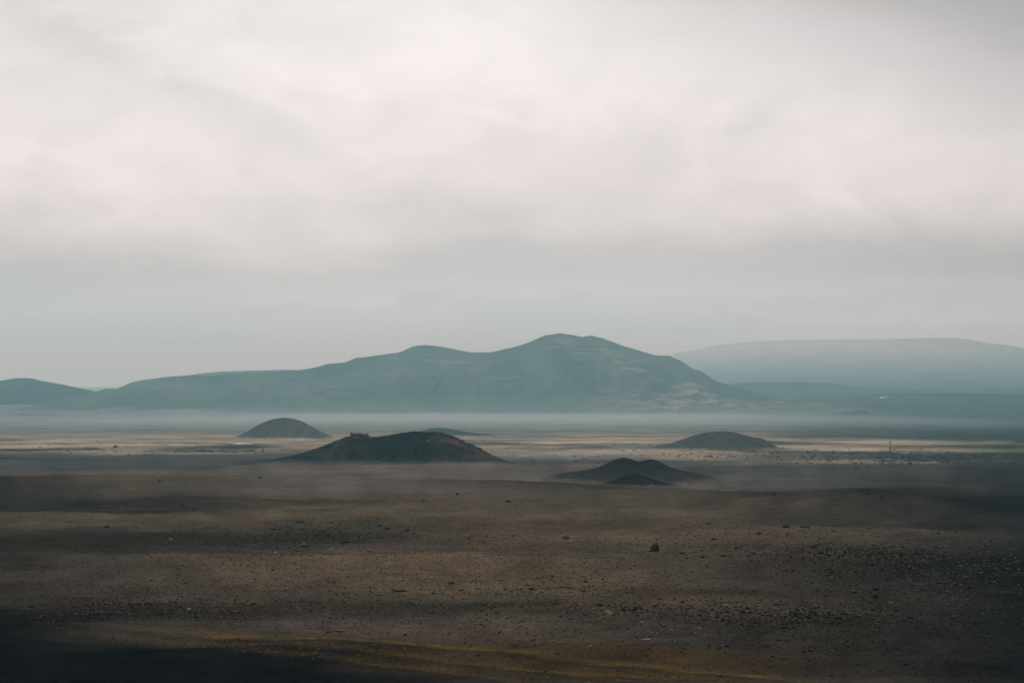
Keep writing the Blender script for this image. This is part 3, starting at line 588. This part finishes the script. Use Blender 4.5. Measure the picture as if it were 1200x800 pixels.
# low cushions of yellow moss along the streaks
def moss(n, seed):
    g = np.random.default_rng(seed); U, V_ = [], []
    for pts, wid, amt in MOSS_LINES:
        p = np.array(pts, float); m = int(n * amt); u = g.uniform(p[0, 0], p[-1, 0], m)
        U.append(u); V_.append(np.interp(u, p[:, 0], p[:, 1]) + g.normal(0, wid * .8, m))
    U, V_ = np.concatenate(U), np.concatenate(V_); d = row_dist(V_); X = (U - 600) / F * d; Y = d; Z = H(X, Y)
    keep = fbm(X / 5, Y / 7, 3, .6, 5.) > -.3; X, Y, Z = X[keep], Y[keep], Z[keep]
    k = 7; a = np.linspace(0, 2 * np.pi, k, endpoint=False); vs, fs = [], []
    for i in range(len(X)):
        s = g.uniform(.06, .2); rr_ = s * g.uniform(.7, 1.2, k); o = i * (2 * k + 1)
        vs.append(np.c_[X[i] + rr_ * np.cos(a), Y[i] + rr_ * np.sin(a), np.full(k, Z[i] - .03)])
        vs.append(np.c_[X[i] + rr_ * .7 * np.cos(a), Y[i] + rr_ * .7 * np.sin(a), Z[i] + s * g.uniform(.10, .2, k)])
        vs.append([[X[i], Y[i], Z[i] + s * .24]])
        for j in range(k):
            j2 = (j + 1) % k; fs += [(o + j, o + j2, o + k + j2), (o + j, o + k + j2, o + k + j), (o + k + j, o + k + j2, o + 2 * k)]
    tag(link('moss', mesh_np('moss', np.vstack(vs), np.array(fs)), simple_material('yellow_moss', (.17, .112, .04), .95, .0, .6, 1.2)), kind='stuff')
moss(700, 3)

# ------------------------------------------------------------------ rock crowns on the crater hill (parts of it)
def lump(u, v, wpx, hpx, d, key, parent, seed, name='rock_outcrop'):
    V0, F0 = rock_points(seed, 18, 1, .8, 1)
    kk = d / F; me = mesh_np(name, V0 * np.array((wpx / 2 * kk, wpx / 2 * kk, hpx * kk * .62)), F0, smooth=False); me.materials.append(MATS[key])
    o = bpy.data.objects.new(name, me); C.objects.link(o); o.parent = parent
    o.location = ((u - 600) * kk, d + (seed % 3) * 1.2, ZC + d * slope_v(v) + hpx * kk * .3); o.rotation_euler = (.12 * math.sin(seed * 2.3), .22 * math.sin(seed * 1.7), seed * 1.1); return o
M_CRAG = simple_material('pinkish_crag', (.105, .076, .068), .9, .2, .5, .5, .3); MATS['c'] = M_CRAG
for i, (u, v, wp, hp) in enumerate([(412.5, 511.5, 5, 6.6), (416.5, 511.5, 8, 5.4), (421.5, 511, 9, 6.0), (427, 511.5, 7, 5.0), (430.5, 512, 4, 7.0), (412, 510.8, 2.6, 7.0), (417, 514.5, 12, 4), (426, 515.5, 12, 4), (408, 514, 8, 3.2), (435, 513.8, 7, 2.6), (421, 518, 9, 3)]): lump(u, v, wp, hp, 2336, 'c', crater, 40 + i)
for i, (u, v, wp, hp) in enumerate([(541, 517, 7, 2.2), (547, 520.3, 8, 2.6), (552, 522, 6, 3.2), (557, 525, 8, 3), (562, 527, 7, 3.6), (567, 530.4, 7, 2.6), (527, 512.2, 7, 1.4), (575, 536, 6, 1.6)]): lump(u, v, wp, hp, 2336, 'c' if i % 2 else 'g', crater, 60 + i)
for i, (u, v, wp) in enumerate([(502, 517, 3), (528, 520, 3.5), (517, 524, 2.5), (545, 528, 3)]): lump(u, v, wp, 2, 2322, 'p' if i == 0 else 'c', crater, 80 + i)

# ------------------------------------------------------------------ dark lava outcrops on the plain
M_LAVA = simple_material('black_lava', (.030, .034, .036), .9, .2, .6, .15, .8)
def outcrop(u, v, wpx, hpx, label, group=None, seed=0):
    x, y = at(u, v); k = y / F; n = max(14, int(wpx * 1.5)); m = 14
    s = np.linspace(-1, 1, n); t = np.linspace(-1, 1, m)
    S, T = np.meshgrid(s, t); w_ = wpx / 2 * k; dp = max(w_ * .5, 10)
    hh = np.clip(1 - S**2, 0, 1)**.6 * np.clip(1 - T**2, 0, 1)**.5 * (.75 + .9 * fbm(S * w_ / 9 + seed, T * dp / 9, 4, .65, seed)) * hpx * k
    px_, py_ = x + S * w_, y + T * dp * (1 + .3 * np.sin(S * 3 + seed)); z = H(px_.ravel(), py_.ravel()).reshape(S.shape) + hh - .5
    o = link('lava_outcrop', mesh_np('lava_outcrop', np.c_[px_.ravel(), py_.ravel(), z.ravel()], grid_faces(m, n), smooth=False), M_LAVA)
    tag(o, label, 'lava outcrop', group)
for i, a in enumerate([
    (240, 529, 34, 2.4, 'longest black lava outcrop on the pale plain left of the crater hill'), (259, 529, 14, 2.2, 'black lava outcrop just right of the longest one on the left plain'), (292, 528.5, 16, 2.0, 'black lava outcrop nearest the crater hill on the left plain'), (275, 530, 12, 1.8, 'small black outcrop between two longer ones on the left plain'),
    (216, 529, 14, 1.6, 'faint black outcrop left of the longest one on the left plain'), (105, 526.5, 40, 2.2, 'long low dark lava outcrop on the plain at far left'), (135, 524, 5, 3.2, 'small dark upright lump on the pale plain at left'), (12, 527, 26, 1.6, 'low dark outcrop cut off by the left edge of the plain'),
    (1040, 531, 30, 2.2, 'dark lava outcrop at the foot of the mast'), (1075, 540, 34, 3.6, 'largest dark lava outcrop below and right of the mast'), (1128, 537, 30, 3.2, 'dark lava outcrop in the middle of the right lava field'), (1156, 539, 26, 3.2, 'dark lava outcrop right of the middle of the lava field'),
    (1175, 535, 26, 2.6, 'dark lava outcrop near the right edge of the lava field'), (1005, 535.5, 22, 2.0, 'low dark outcrop at the left of the right lava field'), (1036, 541, 16, 2.2, 'low dark outcrop below the mast'), (1055, 534.5, 24, 2.0, 'dark outcrop right of the mast foot'), (1100, 534, 30, 1.8, 'thin dark outcrop along the top of the lava field'),
    (970, 538, 24, 1.6, 'thin dark outcrop left of the lava field, right of the grey cone'), (1195, 518, 14, 2.5, 'dark outcrop on olive grass at the right edge'), (1110, 541, 22, 2.0, 'low dark outcrop on the lower edge of the lava field'),
    (830, 535.5, 14, 1.4, 'small dark outcrop in front of the grey cone, left one'), (858, 535, 12, 1.4, 'small dark outcrop in front of the grey cone, right one'), (880, 566.5, 24, 2.2, 'dark low outcrop on the flat right of the twin mounds')]): outcrop(*a, seed=i * 1.37)

# ------------------------------------------------------------------ ponds, mast, house
M_WATER = bpy.data.materials.new('pond_water'); M_WATER.use_nodes = True
q = NB(M_WATER.node_tree); bs = M_WATER.node_tree.nodes['Principled BSDF']
bs.inputs['Base Color'].default_value = (.05, .06, .06, 1); bs.inputs['Roughness'].default_value = .06; bs.inputs['IOR'].default_value = 1.33
bp = q.n('ShaderNodeBump'); bp.inputs['Strength'].default_value = .05; q.put(bp.inputs['Height'], q.noise(q.n('ShaderNodeNewGeometry').outputs['Position'], .5, 3)); M_WATER.node_tree.links.new(bp.outputs[0], bs.inputs['Normal'])
def pond(u, v, wpx, hpx, label, seed):
    x, y = at(u, v); _, y2 = at(u, v - hpx); a = np.linspace(0, 2 * np.pi, 40, endpoint=False)
    k = y / F; rx, ry = wpx / 2 * k, 16 + 20 * hpx
    w_ = 1 + .8 * fbm(np.cos(a) * 2.2 + seed, np.sin(a) * 2.2, 4, .6, seed)
    X, Y = x + rx * np.cos(a) * w_, (y + ry) + ry * np.sin(a) * w_; z = max(Hs(x + q_ * rx * .6, y + ry) for q_ in (-1, 0, 1)) + .4
    V = np.vstack([np.c_[X, Y, np.full(40, z)], np.c_[X * 1, Y, np.full(40, z - 4)]])
    bm = bmesh.new(); vs = [bm.verts.new(p) for p in V]; bm.faces.new(vs[:40])
    for j in range(40): bm.faces.new((vs[j], vs[40 + j], vs[40 + (j + 1) % 40], vs[(j + 1) % 40]))
    me = bpy.data.meshes.new('pond'); bm.to_mesh(me); bm.free()
    tag(link('pond', me, M_WATER), label, 'pond', kind='structure')
pond(215, 521, 42, 1.4, 'long bright pond on the plain at left', 1); pond(280, 521, 26, .9, 'thin pond strip right of the long bright pond', 2)
pond(100, 504, 24, .8, 'thin bright pond far out on the left plain', 3); pond(185, 505, 9, .8, 'tiny bright pond far out, right of the thin one', 4); pond(40, 486, 40, .6, 'faint distant water strip at far left', 5)

def cyl(name, r0, r1, z0, z1, mat, parent, seg=10, x=0):
    bm = bmesh.new(); bmesh.ops.create_cone(bm, cap_ends=True, segments=seg, radius1=r0, radius2=r1, depth=z1 - z0)
    bmesh.ops.translate(bm, verts=bm.verts, vec=(x, 0, (z0 + z1) / 2)); me = bpy.data.meshes.new(name); bm.to_mesh(me); bm.free(); return link(name, me, mat, parent)
def box(name, sx, sy, sz, c, mat, parent):
    bm = bmesh.new(); bmesh.ops.create_cube(bm, size=1); bmesh.ops.scale(bm, verts=bm.verts, vec=(sx, sy, sz)); bmesh.ops.translate(bm, verts=bm.verts, vec=c)
    bmesh.ops.bevel(bm, geom=bm.edges[:], offset=min(sx, sy, sz) * .06, segments=1, affect='EDGES')
    me = bpy.data.meshes.new(name); bm.to_mesh(me); bm.free(); return link(name, me, mat, parent)
M_POLE = simple_material('weathered_pole', (.035, .04, .04), .8, .2, .3, .5)
mx, my = at(1043, 530)
mast = bpy.data.objects.new('mast', None); C.objects.link(mast); mast.location = (mx, my, Hs(mx, my)); tag(mast, 'thin dark mast rising from the lava field at right', 'mast')
kk = my / F
cyl('pole', .75, .5, -1, 13 * kk, M_POLE, mast); box('crossarm', 3.2, .5, .5, (0, -.5, 12.2 * kk), M_POLE, mast); cyl('base', 1.6, 1.3, -1, 1.2, M_POLE, mast)

M_WHITE = simple_material('white_wall', (.8, .8, .78), .6, .3, .1, .2); M_ROOF = simple_material('grey_roof', (.62, .64, .65), .5, .4, .1, .2); M_WIN = simple_material('dark_window', (.03, .035, .04), .2, .5, .1, .2)
def house(u, v, wpx, label):
    x, y = at(u, v); y = min(y, 17500.); x = (u - 600) / F * y; k = y / F; z = ZC + y * slope_v(v); z = min(z, Hs(x, y) + 200)
    e = bpy.data.objects.new('farm_building', None); C.objects.link(e); e.location = (x, y, Hs(x, y) - .5); e.rotation_euler = (0, 0, .25); tag(e, label, 'building')
    L, W, h = wpx * k, wpx * k * .45, wpx * k * .32
    wl = box('wall', L, W, h, (0, 0, h / 2), M_WHITE, e)
    bm = bmesh.new(); o = L * .52; p = W * .56; t = h * .62
    P = [bm.verts.new(c) for c in ((-o, -p, h), (o, -p, h), (o, p, h), (-o, p, h), (-o, 0, h + t), (o, 0, h + t))]
    for f in ((0, 1, 5, 4), (2, 3, 4, 5), (1, 2, 5), (3, 0, 4), (3, 2, 1, 0)): bm.faces.new([P[i] for i in f])
    me = bpy.data.meshes.new('roof'); bm.to_mesh(me); bm.free(); link('roof', me, M_ROOF, e)
    for i in range(3): box('window', L * .1, .3, h * .3, (-L * .3 + L * .3 * i, -W / 2 - .1, h * .55), M_WIN, e)
    box('door', L * .07, .3, h * .55, (L * .43, -W / 2 - .1, h * .28), M_WIN, e)
house(1034, 467.5, 5.5, 'lone white building far out on the dark right plain')
house(1039.5, 465.5, 3, 'small pale building just right of the lone white one')

# ------------------------------------------------------------------ haze over the whole country
bm = bmesh.new(); bmesh.ops.create_cube(bm, size=1)
bmesh.ops.scale(bm, verts=bm.verts, vec=(118000, 118000, 910)); bmesh.ops.translate(bm, verts=bm.verts, vec=(0, 0, 908 / 2 - 1 ))
me = bpy.data.meshes.new('haze'); bm.to_mesh(me); bm.free()
mh = bpy.data.materials.new('haze_air'); mh.use_nodes = True; t = mh.node_tree; t.nodes.clear()
pv = t.nodes.new('ShaderNodeVolumePrincipled'); pv.inputs['Color'].default_value = (.44, .87, 1.0, 1); pv.inputs['Absorption Color'].default_value = (1, 1, 1, 1); pv.inputs['Density'].default_value = 4.2e-5; pv.inputs['Anisotropy'].default_value = 0.5
ou = t.nodes.new('ShaderNodeOutputMaterial'); t.links.new(pv.outputs[0], ou.inputs['Volume'])
tag(link('haze', me, mh), kind='stuff')
# ground mist lying against the foot of the ridge: long flat lenses of even air
def mist(u, d, z, rx, ry, rz, dens):
    bm = bmesh.new(); bmesh.ops.create_uvsphere(bm, u_segments=48, v_segments=24, radius=1)
    bmesh.ops.scale(bm, verts=bm.verts, vec=(rx, ry, rz)); me = bpy.data.meshes.new('mist'); bm.to_mesh(me); bm.free()
    m = bpy.data.materials.new('mist_air'); m.use_nodes = True; t = m.node_tree; t.nodes.clear()
    v = t.nodes.new('ShaderNodeVolumePrincipled'); v.inputs['Color'].default_value = (.84, .96, 1, 1); v.inputs['Absorption Color'].default_value = (1, 1, 1, 1)
    v.inputs['Density'].default_value = dens; v.inputs['Anisotropy'].default_value = .5; o_ = t.nodes.new('ShaderNodeOutputMaterial'); t.links.new(v.outputs[0], o_.inputs['Volume'])
    o = link('mist', me, m); o.location = ((u - 600) / F * d, d, z); tag(o, kind='stuff')
mist(620, 8300, 92, 1900, 2700, 31, 1.0e-4)
mist(560, 10500, 68, 2600, 2000, 30, 0.6e-4)
mist(560, 12600, 40, 2400, 1700, 70, 0.3e-4)
mist(620, 13000, 40, 2100, 1200, 120, 0.4e-4)
print('ground z', GV[:, 2].min(), 'tris', sum(len(o.data.polygons) for o in C.objects if o.type == 'MESH'), 'rocks', sum(o.name.startswith('rock') for o in C.objects))
